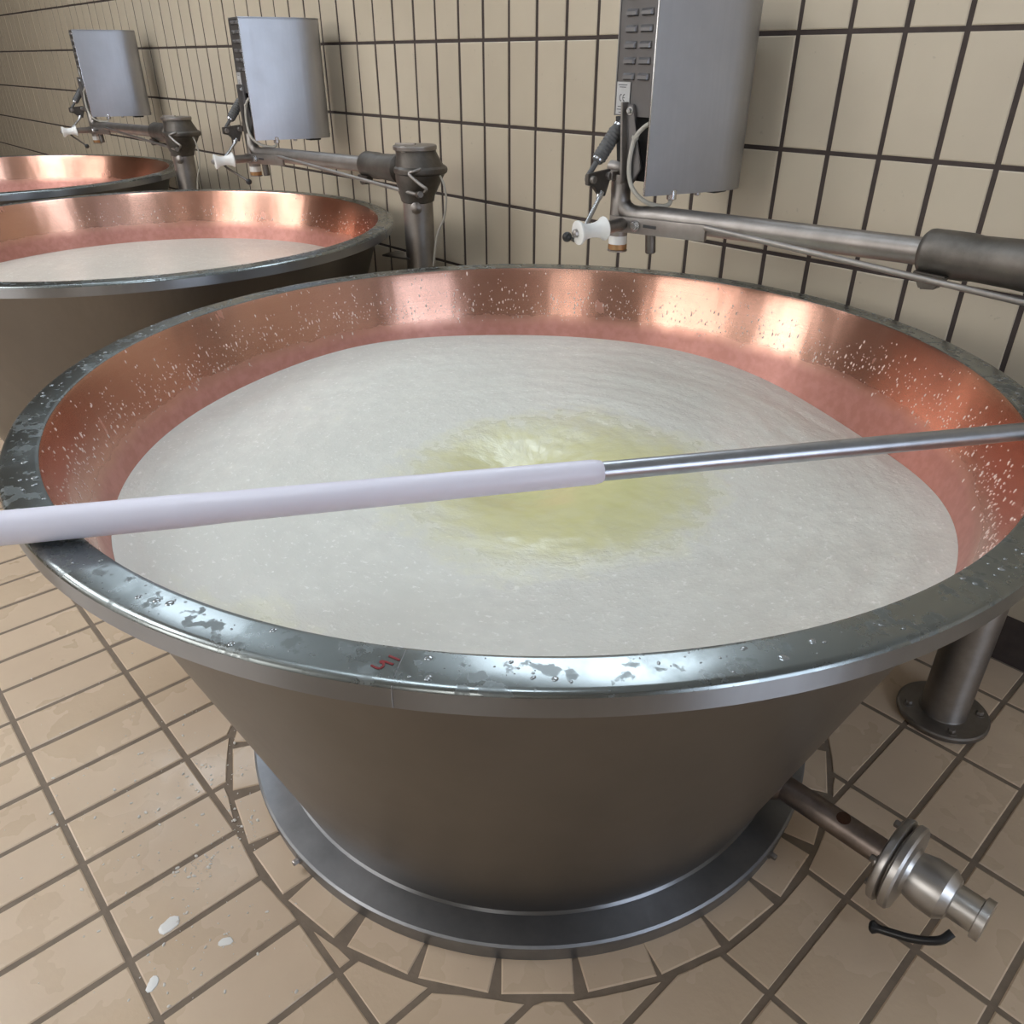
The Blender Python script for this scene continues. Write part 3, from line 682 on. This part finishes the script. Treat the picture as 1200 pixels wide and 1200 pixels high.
    for k in range(6):
        for cx in (.036, .085):
            z = 1.288+.0305*k; c0 = p0+ux*cx+ny*.0005
            bm = NB(); hw = .0185
            # pressed louvre: wedge hood open underneath
            vv = []
            for s in (-1, 1):
                q = c0+ux*hw*s; qi = c0+ux*(hw-.003)*s
                vv.append([q+Vector((0, 0, z+.006)), qi+ny*.006+Vector((0, 0, z+.001)), qi+ny*.0068+Vector((0, 0, z-.006)), q+Vector((0, 0, z-.006))])
            V = [[bm.verts.new(p) for p in r] for r in vv]
            for i in range(3): bm.faces.new((V[0][i], V[0][i+1], V[1][i+1], V[1][i]))
            bm.faces.new(V[0]); bm.faces.new(V[1][::-1]); bm.faces.new((V[0][3], V[0][0], V[1][0], V[1][3]))
            part('louvre', bm, M_['panel'], lp)
            bm = NB(); q = c0+ny*.0012; box(bm, (q.x, q.y, z-.0072), (.034, .003, .0018), rz=rz); part('louvre_gap', bm, M_['dark'], lp, smooth=False)
    # rating label with worn print
    lc = p0+ux*.100+ny*.0014
    bm = NB(); box(bm, (lc.x, lc.y, 1.243), (.046, .001, .066), rz=rz); lb = part('rating_label', bm, M_['label'], lp, smooth=False)
    bm = NB()
    def ink(u_, z, w_, h_):
        q = lc-ux*0+ux*u_+ny*.0008; box(bm, (q.x, q.y, z), (w_, .0006, h_), rz=rz)
    for z, w_ in ((1.270, .030), (1.2655, .022), (1.226, .028), (1.220, .034), (1.214, .020)): ink(.002, z, w_, .0016)
    for uo in (.006, -.005):      # the letters C and E, each a half ring, E with a middle bar
        for k in range(9):
            a_ = math.radians(90+22.5*k); ink(uo-.0052*math.cos(a_), 1.244+.0065*math.sin(a_), .0016, .0022)
    ink(-.0038, 1.244, .005, .0014)
    part('label_print', bm, M_['ink'], lp, smooth=False)
    return g
KNOB_NEAR = [(-.318, .462, .968), (-.316, .447, .955), (-.318, .436, .952), (-.322, .425, .957), (-.327, .417, .961)]
KNOB_FAR = [(-.318, .462, .968), (-.312, .470, .952), (-.290, .478, .940), (-.235, .490, .922), (-.185, .500, .904)]
make_agitator('motor unit over the nearest vat, grey cover with louvres, cut by the top edge', 0, KNOB_NEAR)
make_agitator('complete motor unit over the second vat, on the column behind the two vats', -SP_X, KNOB_FAR)
make_agitator('farthest unit at far left: dark column and elbow beside the farthest vat', -2*SP_X, KNOB_FAR)

# ---------------------------------------------------------------- splashes on the floor left of the vat
def dome(bm, x, y, r, h, rnd, k=9):
    ph = rnd.random()*6; e = [1+.28*math.sin(2*PI*q/k*2+ph)+rnd.uniform(-.12, .12) for q in range(k)]
    rr = [[bm.verts.new((x+math.cos(2*PI*q/k)*r*f*e[q], y+math.sin(2*PI*q/k)*r*f*e[q], z)) for q in range(k)] for f, z in ((1, -.0003), (.93, h*.55), (.6, h*.95))]
    t = bm.verts.new((x, y, h))
    for a, b in zip(rr, rr[1:]):
        for q in range(k): bm.faces.new((a[q], a[(q+1) % k], b[(q+1) % k], b[q]))
    for q in range(k): bm.faces.new((rr[2][q], rr[2][(q+1) % k], t))
wm, nt, b = mat('water_drop'); b.inputs['Base Color'].default_value = (.86, .83, .78, 1); b.inputs['Transmission Weight'].default_value = .2; b.inputs['IOR'].default_value = 1.33; b.inputs['Roughness'].default_value = .04  # whitish base colour paints window glints into the drops
rnd = random.Random(12); bm = NB()
for cx, cy, sx, n in ((-.22, -.72, .14, 90), (-.12, -.65, .03, 60), (-.10, -.75, .02, 50), (.02, -.83, .09, 60), (-.45, -.75, .16, 90), (.18, -.80, .10, 25), (-.30, -.60, .05, 30)):
    for _ in range(n):
        x, y = rnd.gauss(cx, sx), rnd.gauss(cy, sx)
        if math.hypot(x, y) < .635: continue
        r = .0009+.0028*rnd.random()**3.5; dome(bm, x, y, r, r*.35+.0004, rnd)
o = obj('water_drops', bm, wm, None, True, kind='stuff', recalc=False); o['label'] = 'whitish water drops, their glints painted in, scattered on the beige floor tiles left of the nearest vat'; o['category'] = 'water'
for n_, (x, y, r, lab) in enumerate(((-.021, -.845, .016, 'larger oval white milk spill on the floor tile at the lower left'), (.062, -.905, .011, 'small white milk spill nearest the bottom left corner of the floor'), (.075, -.785, .010, 'small white milk spill on the floor tile, closest to the vat foot'))):
    bm = NB(); dome(bm, 0, 0, r, .0014, rnd, 14); o = obj('milk_spill', bm, M_['drop'] if 0 else M_['white'], None, True, loc=(x, y, 0)); o['label'] = lab; o['category'] = 'spill'; o['group'] = 'milk spills on the floor'
